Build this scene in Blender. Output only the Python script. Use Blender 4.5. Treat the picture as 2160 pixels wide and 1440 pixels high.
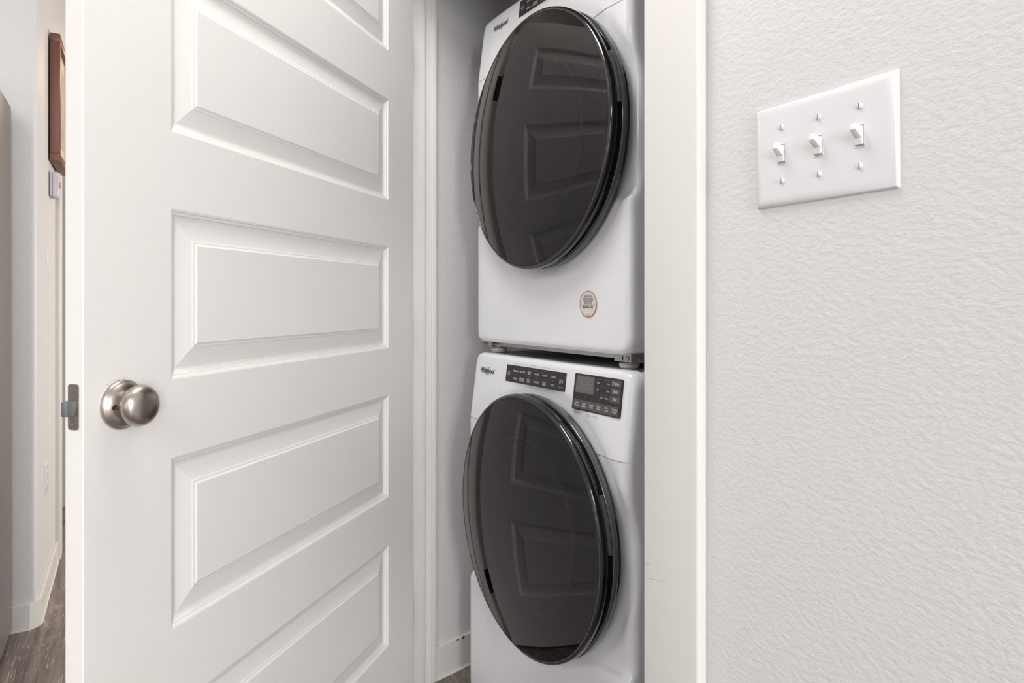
import bpy, bmesh, math, random
from mathutils import Vector, Matrix
random.seed(7)
S = bpy.context.scene
for o in list(bpy.data.objects): bpy.data.objects.remove(o)
C = S.collection

# ---------------------------------------------------------------- camera
cam_d = bpy.data.cameras.new('camera'); cam = bpy.data.objects.new('camera', cam_d); C.objects.link(cam)
cam_d.sensor_width = 36; cam_d.lens = 23.0; cam_d.shift_y = -83/2160; cam_d.clip_start = 0.02
cam.location = (0, -0.6615, 1.11); cam.rotation_euler = (math.radians(90), 0, math.radians(59.589))
S.camera = cam

# ---------------------------------------------------------------- world, lights, exposure
w = bpy.data.worlds.new('world'); S.world = w; w.use_nodes = True
w.node_tree.nodes['Background'].inputs[0].default_value = (0.9, 0.93, 1, 1)
w.node_tree.nodes['Background'].inputs[1].default_value = 0.4
S.view_settings.view_transform = 'Standard'; S.view_settings.look = 'None'
S.view_settings.exposure = 0.09; S.view_settings.gamma = 1; S.view_settings.use_curve_mapping = False
def area(name, loc, target, sx, sy, power, col):
    l = bpy.data.lights.new(name, 'AREA'); l.shape = 'RECTANGLE'; l.size = sx; l.size_y = sy; l.energy = power; l.color = col
    o = bpy.data.objects.new(name, l); C.objects.link(o); o.location = loc
    d = Vector(target) - Vector(loc); o.rotation_euler = d.to_track_quat('-Z', 'Y').to_euler()
    return o
area('overhead_fill', (-1.0, -0.5, 2.56), (-1.0, -0.5, 0), 0.6, 0.6, 16.5, (1, 0.98, 0.96))  # added overhead fill for the hinge side of the door, no known lamp
area('left_rear_fill', (-1.3, -1.9, 2.56), (-1.3, -1.9, 0), 1.2, 1.2, 10, (1, 0.98, 0.96))  # added fill from above, lifts the stub wall at far left
area('right_rear_fill', (2.2, -2.2, 2.56), (2.2, -2.2, 0), 1.6, 1.2, 62, (1, 0.98, 0.96))  # broad fill added at right rear to even out door and walls
area('side_fill', (4.6, -0.95, 1.5), (-1.2, -0.3, 1.0), 1.7, 1.8, 166, (0.985, 0.985, 1))  # main fill added far to the right, no window is known there
area('back_fill', (1.0, -4.15, 1.5), (-0.5, 0, 1.2), 2.2, 1.6, 16, (0.985, 0.985, 1))  # fill added behind the camera for machine fronts and switch wall, no known window
area('hall_ceiling_light', (-4.9, -0.35, 2.55), (-4.9, -0.45, 0), 0.35, 0.35, 12, (1, 0.60, 0.40))
area('hall_window_daylight', (-3.5, 1.9, 1.1), (-3.4, -0.9, 0.6), 1.0, 0.8, 58, (1, 0.95, 0.88))

# ---------------------------------------------------------------- materials
def mat(name, col, rough=0.5, metal=0.0, spec=0.5, coat=0.0, bump=None, noise_col=None):
    m = bpy.data.materials.new(name); m.use_nodes = True; nt = m.node_tree; b = nt.nodes['Principled BSDF']
    b.inputs['Base Color'].default_value = (*col, 1); b.inputs['Roughness'].default_value = rough
    b.inputs['Metallic'].default_value = metal; b.inputs['Specular IOR Level'].default_value = spec
    b.inputs['Coat Weight'].default_value = coat; b.inputs['Coat Roughness'].default_value = 0.06
    tc = nt.nodes.new('ShaderNodeTexCoord')
    if noise_col:
        sc, amt, stretch = noise_col
        mp = nt.nodes.new('ShaderNodeMapping'); mp.inputs['Scale'].default_value = stretch
        n = nt.nodes.new('ShaderNodeTexNoise'); n.inputs['Scale'].default_value = sc; n.inputs['Detail'].default_value = 5
        mx = nt.nodes.new('ShaderNodeMix'); mx.data_type = 'RGBA'
        mx.inputs['A'].default_value = (*[c*(1-amt) for c in col], 1); mx.inputs['B'].default_value = (*[min(1, c*(1+amt)) for c in col], 1)
        nt.links.new(tc.outputs['Object'], mp.inputs[0]); nt.links.new(mp.outputs[0], n.inputs['Vector'])
        nt.links.new(n.outputs[0], mx.inputs['Factor']); nt.links.new(mx.outputs['Result'], b.inputs['Base Color'])
    if bump:
        sc, dist, stren = bump[:3]; bst = bump[3] if len(bump) > 3 else (1, 1, 1)
        n = nt.nodes.new('ShaderNodeTexNoise'); n.inputs['Scale'].default_value = sc; n.inputs['Detail'].default_value = 3; n.inputs['Roughness'].default_value = 0.55
        bp = nt.nodes.new('ShaderNodeBump'); bp.inputs['Distance'].default_value = dist; bp.inputs['Strength'].default_value = stren
        bm_ = nt.nodes.new('ShaderNodeMapping'); bm_.inputs['Scale'].default_value = bst; nt.links.new(tc.outputs['Object'], bm_.inputs[0]); nt.links.new(bm_.outputs[0], n.inputs['Vector']); nt.links.new(n.outputs[0], bp.inputs['Height']); nt.links.new(bp.outputs[0], b.inputs['Normal'])
    return m
M = {}
M['wall'] = mat('wall_paint', (0.67, 0.663, 0.663), 0.55, bump=(165, 0.0035, 0.32, (0.7, 1, 1)))
M['ceiling'] = mat('ceiling_paint', (0.8, 0.79, 0.77), 0.8)
M['trim'] = mat('trim_paint', (0.700, 0.684, 0.664), 0.42, noise_col=(3, 0.012, (1, 1, 1)))
M['door'] = mat('trim_paint_brightened', (0.80, 0.782, 0.757), 0.42, noise_col=(4, 0.015, (1, 1, 1)), bump=(500, 0.0006, 0.15))  # same paint as the trim, lightened to make up for weaker light here
M['nickel'] = mat('satin_nickel', (0.45, 0.405, 0.365), 0.34, 1.0, noise_col=(40, 0.06, (1, 1, 1)))
M['zinc'] = mat('zinc_metal', (0.24, 0.275, 0.28), 0.45, 0.75, noise_col=(120, 0.2, (1, 1, 1)))
M['bronze'] = mat('aged_plate_metal', (0.30, 0.26, 0.235), 0.42, 0.85, noise_col=(150, 0.15, (1, 1, 1)))
M['dark'] = mat('dark_void', (0.012, 0.012, 0.012), 0.6)
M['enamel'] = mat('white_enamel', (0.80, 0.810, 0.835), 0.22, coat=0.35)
M['enamel_shaded'] = mat('shaded_white_enamel', (0.52, 0.53, 0.55), 0.3, coat=0.2)  # same white enamel, darkened to paint in the shade on the sides
M['top'] = mat('top_panel_enamel', (0.20, 0.21, 0.21), 0.35)
M['black_gloss'] = mat('black_gloss_plastic', (0.008, 0.008, 0.009), 0.08, coat=0.6)
M['black_panel'] = mat('black_control_film', (0.022, 0.020, 0.020), 0.28)
M['grey_rim'] = mat('smoked_rim_plastic', (0.10, 0.10, 0.105), 0.16, coat=0.5)
M['grey_display'] = mat('grey_display_film', (0.13, 0.125, 0.12), 0.3)
M['grey_button'] = mat('grey_button_film', (0.085, 0.082, 0.08), 0.32)
M['ghost'] = mat('unlit_segments', (0.19, 0.185, 0.175), 0.4)
M['white_ink'] = mat('white_print', (0.62, 0.62, 0.60), 0.6)
M['grey_ink'] = mat('grey_print', (0.25, 0.25, 0.25), 0.6)
M['black_ink'] = mat('black_print', (0.02, 0.02, 0.02), 0.4)
M['gold_ink'] = mat('gold_print', (0.35, 0.25, 0.08), 0.4)
M['red_ink'] = mat('red_print', (0.50, 0.06, 0.07), 0.5)
M['blue_ink'] = mat('navy_print', (0.035, 0.045, 0.16), 0.5)
M['paper'] = mat('sticker_paper', (0.66, 0.62, 0.56), 0.5)
M['bowl'] = mat('door_bowl_plastic', (0.115, 0.113, 0.112), 0.25, coat=0.2)
M['ring_plastic'] = mat('smoked_ring_plastic', (0.010, 0.010, 0.010), 0.30)
M['lip'] = mat('bowl_glint_paint', (0.22, 0.22, 0.22), 0.15, coat=0.5)  # paler tone paints in the bright glint along the bowl edge
M['hinge'] = mat('dark_hinge_metal', (0.035, 0.03, 0.028), 0.45, 0.5)
M['rust'] = mat('brown_stain', (0.16, 0.085, 0.05), 0.8)
M['drum'] = mat('drum_steel', (0.22, 0.22, 0.23), 0.3, 0.9)
M['foot'] = mat('offwhite_rubber', (0.55, 0.51, 0.45), 0.6)
M['galv'] = mat('galvanised_steel', (0.42, 0.43, 0.42), 0.35, 0.85, noise_col=(60, 0.2, (1, 1, 1)))
M['plate'] = mat('white_plastic', (0.735, 0.738, 0.748), 0.28, coat=0.15)
M['shade_plastic'] = mat('slot_plastic', (0.45, 0.43, 0.43), 0.5)
M['toggle'] = mat('toggle_plastic', (0.80, 0.79, 0.78), 0.3)
M['fridge'] = mat('fridge_side_paint', (0.20, 0.185, 0.18), 0.45, 0.3)
M['steel'] = mat('brushed_steel', (0.45, 0.45, 0.45), 0.3, 1.0)
M['frame_wood'] = mat('red_brown_wood', (0.17, 0.066, 0.042), 0.45, noise_col=(60, 0.45, (1, 1, 0.03)))
M['mat_board'] = mat('cream_mat_board', (0.68, 0.6, 0.47), 0.7)
M['print'] = mat('art_print', (0.5, 0.44, 0.36), 0.7, noise_col=(9, 0.25, (1, 1, 1)))
M['lilac'] = mat('lilac_white_plastic', (0.62, 0.58, 0.64), 0.4)

def plank_mat(i):
    m = bpy.data.materials.new('grey_oak_vinyl'); m.use_nodes = True; nt = m.node_tree; b = nt.nodes['Principled BSDF']
    L = nt.links.new
    tc = nt.nodes.new('ShaderNodeTexCoord'); oi = nt.nodes.new('ShaderNodeObjectInfo')
    add = nt.nodes.new('ShaderNodeVectorMath'); add.operation = 'MULTIPLY_ADD'
    comb = nt.nodes.new('ShaderNodeCombineXYZ')
    for k in range(3): L(oi.outputs['Random'], comb.inputs[k])
    L(comb.outputs[0], add.inputs[0]); add.inputs[1].default_value = (37, 19, 5); L(tc.outputs['Object'], add.inputs[2])
    mp = nt.nodes.new('ShaderNodeMapping'); mp.inputs['Scale'].default_value = (1.2, 20, 1); L(add.outputs[0], mp.inputs[0])
    n1 = nt.nodes.new('ShaderNodeTexNoise'); n1.inputs['Scale'].default_value = 3; n1.inputs['Detail'].default_value = 6; L(mp.outputs[0], n1.inputs['Vector'])
    cr = nt.nodes.new('ShaderNodeValToRGB'); e = cr.color_ramp.elements
    e[0].position = 0.3; e[0].color = (0.085, 0.068, 0.058, 1); e[1].position = 0.72; e[1].color = (0.25, 0.215, 0.19, 1); L(n1.outputs[0], cr.inputs[0])
    mp2 = nt.nodes.new('ShaderNodeMapping'); mp2.inputs['Scale'].default_value = (0.42, 17, 1); L(add.outputs[0], mp2.inputs[0])
    n2 = nt.nodes.new('ShaderNodeTexNoise'); n2.inputs['Scale'].default_value = 2.0; n2.inputs['Detail'].default_value = 2.5; n2.inputs['Distortion'].default_value = 0.12; L(mp2.outputs[0], n2.inputs['Vector'])
    mu = nt.nodes.new('ShaderNodeMath'); mu.operation = 'MULTIPLY'; mu.inputs[1].default_value = 30; L(n2.outputs[0], mu.inputs[0])
    pp = nt.nodes.new('ShaderNodeMath'); pp.operation = 'PINGPONG'; pp.inputs[1].default_value = 0.5; L(mu.outputs[0], pp.inputs[0])
    n3 = nt.nodes.new('ShaderNodeTexNoise'); n3.inputs['Scale'].default_value = 14; n3.inputs['Detail'].default_value = 3; L(add.outputs[0], n3.inputs['Vector'])
    m3 = nt.nodes.new('ShaderNodeMath'); m3.operation = 'MULTIPLY_ADD'; m3.inputs[1].default_value = 0.5; m3.inputs[2].default_value = -0.25; L(n3.outputs[0], m3.inputs[0])
    ad = nt.nodes.new('ShaderNodeMath'); ad.operation = 'ADD'; L(pp.outputs[0], ad.inputs[0]); L(m3.outputs[0], ad.inputs[1])
    c2 = nt.nodes.new('ShaderNodeValToRGB'); e = c2.color_ramp.elements
    e[0].position = 0.43; e[0].color = (0, 0, 0, 1); e[1].position = 0.50; e[1].color = (1, 1, 1, 1); L(ad.outputs[0], c2.inputs[0])
    mx = nt.nodes.new('ShaderNodeMix'); mx.data_type = 'RGBA'; mx.inputs['B'].default_value = (0.55, 0.52, 0.49, 1)
    mul = nt.nodes.new('ShaderNodeMath'); mul.operation = 'MULTIPLY'; mul.inputs[1].default_value = 0.7; L(c2.outputs[0], mul.inputs[0])
    L(mul.outputs[0], mx.inputs['Factor']); L(cr.outputs[0], mx.inputs['A']); L(mx.outputs['Result'], b.inputs['Base Color'])
    b.inputs['Roughness'].default_value = 0.36
    bp = nt.nodes.new('ShaderNodeBump'); bp.inputs['Distance'].default_value = 0.0008; bp.inputs['Strength'].default_value = 0.3
    L(c2.outputs[0], bp.inputs['Height']); L(bp.outputs[0], b.inputs['Normal'])
    return m
M['plank'] = plank_mat(0)

def tinted_glass():
    m = bpy.data.materials.new('smoked_glass'); m.use_nodes = True; nt = m.node_tree; nt.nodes.clear(); L = nt.links.new
    out = nt.nodes.new('ShaderNodeOutputMaterial'); mix = nt.nodes.new('ShaderNodeMixShader')
    tr = nt.nodes.new('ShaderNodeBsdfTransparent'); tr.inputs[0].default_value = (0.30, 0.295, 0.29, 1)
    gl = nt.nodes.new('ShaderNodeBsdfGlossy'); gl.inputs['Roughness'].default_value = 0.015; gl.inputs['Color'].default_value = (1, 0.97, 0.95, 1)
    fr = nt.nodes.new('ShaderNodeFresnel'); fr.inputs['IOR'].default_value = 1.48
    L(fr.outputs[0], mix.inputs[0]); L(tr.outputs[0], mix.inputs[1]); L(gl.outputs[0], mix.inputs[2]); L(mix.outputs[0], out.inputs[0])
    return m
M['glass'] = tinted_glass()

# ---------------------------------------------------------------- helpers
def mesh_from(name, verts, faces, smooth=False):
    me = bpy.data.meshes.new(name); me.from_pydata([tuple(v) for v in verts], [], faces); me.update()
    if smooth:
        me.polygons.foreach_set('use_smooth', [True]*len(me.polygons))
    return me
def link(name, me, m, parent=None, loc=(0, 0, 0), rot=(0, 0, 0), label=None):
    o = bpy.data.objects.new(name, me); C.objects.link(o)
    if m is not None and not me.materials: me.materials.append(M[m] if isinstance(m, str) else m)
    o.parent = parent; o.location = loc; o.rotation_euler = rot
    if label: o['label'] = label
    return o
def bm_mesh(name, bm, smooth=False):
    bmesh.ops.recalc_face_normals(bm, faces=bm.faces)
    me = bpy.data.meshes.new(name); bm.to_mesh(me); bm.free()
    if smooth: me.polygons.foreach_set('use_smooth', [True]*len(me.polygons)); me.set_sharp_from_angle(angle=math.radians(40))
    return me
def add_box(bm, x0, x1, y0, y1, z0, z1, bev=0.0, seg=2):
    r = bmesh.ops.create_cube(bm, size=1.0); vs = r['verts']
    for v in vs:
        v.co = Vector(((x0+x1)/2 + v.co.x*(x1-x0), (y0+y1)/2 + v.co.y*(y1-y0), (z0+z1)/2 + v.co.z*(z1-z0)))
    if bev > 0:
        es = list({e for v in vs for e in v.link_edges})
        bmesh.ops.bevel(bm, geom=es, offset=bev, segments=seg, profile=0.5, affect='EDGES')
def box(name, x0, x1, y0, y1, z0, z1, m, parent=None, bev=0.0, seg=2, **k):
    bm = bmesh.new(); add_box(bm, x0, x1, y0, y1, z0, z1, bev, seg)
    return link(name, bm_mesh(name, bm, bev > 0), m, parent, **k)
def boxes(name, lst, m, parent=None, **k):
    bm = bmesh.new()
    for b in lst: add_box(bm, *b)
    return link(name, bm_mesh(name, bm, any(len(b) > 6 and b[6] > 0 for b in lst)), m, parent, **k)
def lathe_mesh(name, prof, n=64, axis='y', sign=-1, sx=1.0, sz=1.0, closed=False):
    """prof: (radius, height) pairs; revolved about local Y, height runs along sign*Y."""
    verts, faces, rings = [], [], []
    for r, h in prof:
        if r < 1e-6: rings.append([len(verts)]); verts.append((0, sign*h, 0))
        else:
            ring = []
            for i in range(n):
                a = 2*math.pi*i/n; ring.append(len(verts)); verts.append((r*math.cos(a)*sx, sign*h, r*math.sin(a)*sz))
            rings.append(ring)
    if closed: rings.append(rings[0])
    for a, b in zip(rings, rings[1:]):
        if len(a) == 1 and len(b) == 1: continue
        for i in range(n):
            j = (i+1) % n
            if len(a) == 1: faces.append((a[0], b[i], b[j]))
            elif len(b) == 1: faces.append((a[i], a[j], b[0]))
            else: faces.append((a[i], a[j], b[j], b[i]))
    bm = bmesh.new(); me = mesh_from(name, verts, faces); bm.from_mesh(me); bpy.data.meshes.remove(me)
    return bm_mesh(name, bm, True)
def rings_mesh(name, rings, cap=True):
    """rings: rectangles (x0,x1,z0,z1,y) nested, mitred at the corners."""
    verts, faces = [], []
    for x0, x1, z0, z1, y in rings: verts += [(x0, y, z0), (x1, y, z0), (x1, y, z1), (x0, y, z1)]
    for k in range(len(rings)-1):
        for i in range(4):
            j = (i+1) % 4; faces.append((k*4+i, k*4+j, k*4+4+j, k*4+4+i))
    if cap: b = 4*(len(rings)-1); faces.append((b, b+1, b+2, b+3))
    return mesh_from(name, verts, faces)
def text_geo(s, size, bold=0.0, align='CENTER', shear=0.0, xscale=1.0):
    cu = bpy.data.curves.new('t', 'FONT'); cu.body = s; cu.size = size; cu.align_x = align; cu.align_y = 'CENTER'
    cu.offset = bold; cu.shear = shear; cu.resolution_u = 2; cu.space_line = 0.85
    ob = bpy.data.objects.new('t', cu); C.objects.link(ob)
    dg = bpy.context.evaluated_depsgraph_get(); me = ob.evaluated_get(dg).to_mesh()
    vs = [(v.co.x*xscale, v.co.y) for v in me.vertices]; fs = [tuple(p.vertices) for p in me.polygons]
    ob.evaluated_get(dg).to_mesh_clear(); bpy.data.objects.remove(ob); bpy.data.curves.remove(cu)
    return vs, fs
def text_part(name, items, m, parent, loc, rot=(0, 0, 0), extra=None, **k):
    """items: (text, x, z, size, bold, align, shear, xscale) printed on the local XZ plane facing -Y"""
    verts, faces = [], []
    for it in items:
        s, x, z, size = it[:4]; rest = dict(zip(('bold', 'align', 'shear', 'xscale'), it[4:]))
        vs, fs = text_geo(s, size, **rest); b = len(verts)
        verts += [(x+vx, 0, z+vy) for vx, vy in vs]; faces += [tuple(b+i for i in f) for f in fs]
    for q in (extra or []):
        b = len(verts); verts += [(x, 0, z) for x, z in q]; faces.append(tuple(range(b, b+len(q))))
    o = link(name, mesh_from(name, verts, faces), m, parent, loc, rot, **k)
    if name not in ('name_lettering', 'name_swirl'): o['kind'] = 'stuff'      # fine print: too small to pick apart
    return o
def rect(x0, x1, z0, z1): return [(x0, z0), (x1, z0), (x1, z1), (x0, z1)]
def dot(x, z, r, n=8): return [(x+r*math.cos(2*math.pi*i/n), z+r*math.sin(2*math.pi*i/n)) for i in range(n)]
def arc_band(x, z, rx, rz, th, a0, a1, n=24):
    out = []
    for i in range(n):
        a = math.radians(a0+(a1-a0)*i/n); b = math.radians(a0+(a1-a0)*(i+1)/n)
        t0 = th*math.sin(math.pi*(i/n))+th*0.15; t1 = th*math.sin(math.pi*((i+1)/n))+th*0.15
        out.append([(x+rx*math.cos(a), z+rz*math.sin(a)), (x+rx*math.cos(b), z+rz*math.sin(b)),
                    (x+(rx-t1)*math.cos(b), z+(rz-t1)*math.sin(b)), (x+(rx-t0)*math.cos(a), z+(rz-t0)*math.sin(a))])
    return out
def ring_quads(x, z, r0, r1, n=48, a0=0, a1=360):
    out = []
    for i in range(n):
        a = math.radians(a0+(a1-a0)*i/n); b = math.radians(a0+(a1-a0)*(i+1)/n)
        out.append([(x+r0*math.cos(a), z+r0*math.sin(a)), (x+r0*math.cos(b), z+r0*math.sin(b)), (x+r1*math.cos(b), z+r1*math.sin(b)), (x+r1*math.cos(a), z+r1*math.sin(a))])
    return out
def slab(name, x0, x1, z0, z1, y0, y1, rc, m, parent, loc=(0, 0, 0), rot=(0, 0, 0), **k):
    """thin plate with rounded corners in XZ, front at y0"""
    pts = []
    for cx, cz, a0 in ((x1-rc, z1-rc, 0), (x0+rc, z1-rc, 90), (x0+rc, z0+rc, 180), (x1-rc, z0+rc, 270)):
        for i in range(6):
            a = math.radians(a0+18*i); pts.append((cx+rc*math.cos(a), cz+rc*math.sin(a)))
    n = len(pts); verts = [(x, y0, z) for x, z in pts]+[(x, y1, z) for x, z in pts]
    faces = [tuple(range(n)), tuple(range(2*n-1, n-1, -1))]+[(i, n+i, n+(i+1) % n, (i+1) % n) for i in range(n)]
    return link(name, mesh_from(name, verts, faces), m, parent, loc, rot, **k)
def empty(name, loc, rz, label, cat, group=None):
    o = bpy.data.objects.new(name, None); C.objects.link(o); o.location = loc; o.rotation_euler = (0, 0, rz)
    o.empty_display_size = 0.05; o['label'] = label; o['category'] = cat
    if group: o['group'] = group
    return o
def st(o, label=None):
    o['kind'] = 'structure'
    if label: o['label'] = label
    return o

# ================================================================ SETTING
CEIL = 2.6
floor = st(box('floor', -6, 4.7, -4.2, 2.2, -0.05, -0.004, 'dark'), 'grey oak vinyl plank floor with white limed grain')
# planks run along the hall; each one a board of its own
pl_me = {}
row = 0; y = -4.2; PW = 0.178
while y < 2.2:
    x = -6 - (row*0.37) % 1.2
    while x < 4.7:
        a, b = max(x, -6), min(x+1.2, 4.7)
        if b-a > 0.05 and -3.0 < (y+PW/2):
            key = round(b-a, 3)
            if key not in pl_me:
                bm = bmesh.new(); add_box(bm, 0.0006, key-0.0006, 0.0006, PW-0.0006, -0.004, 0.0, 0.0008, 1); pl_me[key] = bm_mesh('plank', bm)
            link('plank', pl_me[key], 'plank', floor, (a, y, 0))
        x += 1.2
    y += PW; row += 1
box('subfloor', -6, 4.7, -4.2, -3.0, -0.004, -0.001, 'plank', floor)
st(box('ceiling', -6, 4.7, -4.2, 2.2, CEIL, CEIL+0.05, 'ceiling'), 'plain white ceiling')
JX = -1.765      # left jamb face of the laundry opening
JR = -0.7227     # right jamb face
JD = 0.115       # wall thickness
HEAD = 2.045
wr = st(boxes('wall_right', [(JR+0.018, 4.7, 0.0, JD, 0, CEIL), (JX-0.018, JR+0.018, 0.0, JD, HEAD, CEIL), (-2.45, JX-0.018, 0.0, JD, 0, CEIL)], 'wall'),
        'white orange-peel textured wall with the laundry opening and the switch plate')
# laundry closet shell
def wall_poly(name, pts, z0, z1, m, label):
    n = len(pts); verts = [(x, y, z0) for x, y in pts]+[(x, y, z1) for x, y in pts]
    faces = [tuple(range(n-1, -1, -1)), tuple(range(n, 2*n))]+[(i, (i+1) % n, n+(i+1) % n, n+i) for i in range(n)]
    bm = bmesh.new(); me = mesh_from(name, verts, faces); bm.from_mesh(me)
    return st(link(name, bm_mesh(name, bm), m), label)
wall_poly('wall_closet_left', [(-1.776, JD), (-1.842, 0.42), (-1.842, 1.1), (-1.95, 1.1), (-1.95, JD)], 0, CEIL, 'wall', 'greige side wall inside the laundry closet, left of the machines')
wall_poly('wall_closet_right', [(0.10, JD), (0.20, JD), (0.20, 1.1), (0.10, 1.1)], 0, CEIL, 'wall', 'side wall inside the laundry closet, right of the machines')
wall_poly('wall_closet_back', [(-1.95, 1.1), (0.20, 1.1), (0.20, 1.2), (-1.95, 1.2)], 0, CEIL, 'wall', 'back wall of the laundry closet')
# left: stub wall beside the refrigerator, then the hall wall running away with a doorway in it
HY = -0.93; SX = -2.745
def rounded_corner_wall():
    r = 0.018; pts = [(SX, -4.2), (SX, HY-r)]
    for i in range(1, 7):
        a = math.radians(15*i); pts.append((SX-r+r*math.cos(a), HY-r+r*math.sin(a)))
    pts += [(-3.50, HY), (-3.50, -1.05), (-2.9, -1.05), (-2.9, -4.2)]
    return pts
wl = wall_poly('wall_left', rounded_corner_wall(), 0, CEIL, 'wall', 'textured wall at the far left with a rounded corner into the hall')
wl.data.polygons.foreach_set('use_smooth', [True]*len(wl.data.polygons)); wl.data.set_sharp_from_angle(angle=math.radians(30))
st(boxes('wall_hall_left', [(-4.32, -3.50, -1.05, HY, 2.10, CEIL), (-6, -4.32, -1.05, HY, 0, CEIL)], 'wall'), 'hall wall above and beyond the hall doorway')
st(box('wall_hall_end', -6.1, -6, -4.2, 2.2, 0, CEIL, 'wall'), 'end wall of the hall')
st(box('wall_room_back', -6, 4.7, -4.3, -4.2, 0, CEIL, 'wall'), 'kitchen wall behind the camera')
st(box('wall_room_right', 4.7, 4.8, -4.3, 2.2, 0, CEIL, 'wall'), 'kitchen wall to the right of the camera')
st(box('wall_hall_far', -6, 4.7, 2.2, 2.3, 0, CEIL, 'wall'), 'far wall of the room across the hall')
st(box('wall_bedroom', -6, -2.9, -2.6, -2.5, 0, CEIL, 'wall'), 'wall of the room behind the hall doorway')

# ---- laundry opening: jambs, stops, casings
lj = st(boxes('trim_1', [(JX-0.018, JX, 0.0, JD, 0, HEAD)], 'trim'), 'white painted left jamb of the laundry opening')
box('door_stop', JX, JX+0.011, 0.042, 0.078, 0, HEAD-0.011, 'trim', lj, bev=0.0015)
box('jamb_back_edge', JX-0.004, JX+0.0035, JD-0.014, JD+0.002, 0, HEAD, 'trim', lj, bev=0.001)
rj = st(boxes('trim_2', [(JR, JR+0.018, 0.0, JD, 0, HEAD)], 'trim'), 'white painted right jamb of the laundry opening')
box('door_stop', JR-0.011, JR, 0.040, 0.075, 0, HEAD-0.011, 'trim', rj, bev=0.0015)
hj = st(boxes('trim_3', [(JX, JR, 0.0005, JD-0.0005, HEAD-0.018, HEAD)], 'trim'), 'head jamb of the laundry opening')
box('door_stop', JX, JR, 0.040, 0.075, HEAD-0.029, HEAD-0.018, 'trim', hj, bev=0.0015)
def casing(name, x0, x1, z0, z1, label, yb=0.0, t=0.018, ybk=None):
    """flat casing with eased edges and a slightly proud back band on the outer (larger-x) edge"""
    o = st(box(name, x0, x1, yb-t, yb, z0, z1, 'trim', bev=0.0045, seg=4), label); return o
casing('trim_4', -0.7215, -0.6155, 0, HEAD+0.09, 'broad flat white casing between the machines and the switch wall')
casing('trim_6', JX-0.105, JX-0.005, 0, HEAD+0.09, 'left casing of the laundry opening behind the open door')
casing('trim_7', JX-0.005, -0.7215, HEAD, HEAD+0.09, 'head casing of the laundry opening')
bm = bmesh.new()
for (x0, z0, x1, z1, th) in ((-0.7150, 0.7325, -0.7047, 0.7352, 0.0005), (-0.7145, 0.7130, -0.6931, 0.7179, 0.0004), (-0.6925, 0.7181, -0.6770, 0.7211, 0.0003)):
    vs = [bm.verts.new(v) for v in ((x0, -0.01815, z0), (x1, -0.01815, z1), (x1, -0.01815, z1+th), (x0, -0.01815, z0+th))]; bm.faces.new(vs)
sm = link('scuff_marks', bm_mesh('scuff_marks', bm), 'grey_ink', bpy.data.objects['trim_4']); sm['kind'] = 'stuff'
# closet baseboard on the side wall
def base_run(name, p0, p1, h, t, label, cap=0.012, z0=0.0, side=1):
    (x0, y0), (x1, y1) = p0, p1; dx, dy = x1-x0, y1-y0; L = math.hypot(dx, dy)
    bm = bmesh.new()
    add_box(bm, 0, L, -t, 0, z0, h, 0.0015, 1)
    add_box(bm, 0, L, -t-0.004, 0, z0, 0.006, 0.001, 1)
    me = bm_mesh(name, bm)
    return st(link(name, me, 'trim', None, (x0, y0, 0), (0, 0, math.atan2(dy, dx))), label)
# visible face is on the +X side of the closet's left wall
cb = base_run('baseboard_closet', (-1.776, JD+0.001), (-1.842, 0.42), 0.098, 0.011, 'white baseboard on the closet side wall beside the washer', side=1)
for lx, r_ in ((0.079, 0.0034), (0.100, 0.0046)):
    link('rust_spot', lathe_mesh('rust_spot', [(0, 0.0), (r_, 0.0), (r_*0.9, 0.0006), (0, 0.0009)], 10, sx=1.3), 'rust', cb, (lx, -0.0109, 0.0935), label='small brown stain')
# hall and stub baseboards
b1 = base_run('baseboard_left', (SX, -1.7), (SX, HY-0.019), 0.088, 0.011, 'white baseboard on the wall beside the refrigerator')
b2 = base_run('baseboard_hall', (SX-0.020, HY), (-3.41, HY), 0.088, 0.011, 'white baseboard running down the hall wall')
# small mitred return round the bullnose corner
st(wall_poly('baseboard_corner', [(SX-0.03, HY-0.03), (SX+0.0112, HY-0.03), (SX+0.0112, HY-0.018), (SX-0.014, HY+0.0112), (SX-0.03, HY+0.0112)], 0, 0.0892, 'trim', 'mitred corner piece of the baseboard at the hall corner'))
# hall doorway
casing('trim_8', -3.505, -3.41, 0, 2.19, 'casing on the near side of the hall doorway', yb=HY+0.018)
casing('trim_9', -4.40, -4.31, 0, 2.19, 'casing on the far side of the hall doorway', yb=HY+0.018)
casing('trim_10', -4.31, -3.505, 2.10, 2.19, 'head casing of the hall doorway', yb=HY+0.018)
st(box('trim_11', -3.52, -3.50, -1.05, HY, 0, 2.10, 'trim'), 'near jamb of the hall doorway')
fj = st(box('trim_12', -4.32, -4.30, -1.05, HY, 0, 2.10, 'trim'), 'far jamb of the hall doorway')
box('door_stop', -4.30, -4.289, -1.015, -0.985, 0, 2.08, 'trim', fj, bev=0.001)
hd = st(box('trim_13', -4.30, -3.52, -1.05, HY, 2.08, 2.10, 'trim'), 'head jamb of the hall doorway')
box('door_stop', -4.30, -3.52, -1.015, -0.985, 2.069, 2.08, 'trim', hd, bev=0.001)

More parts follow.
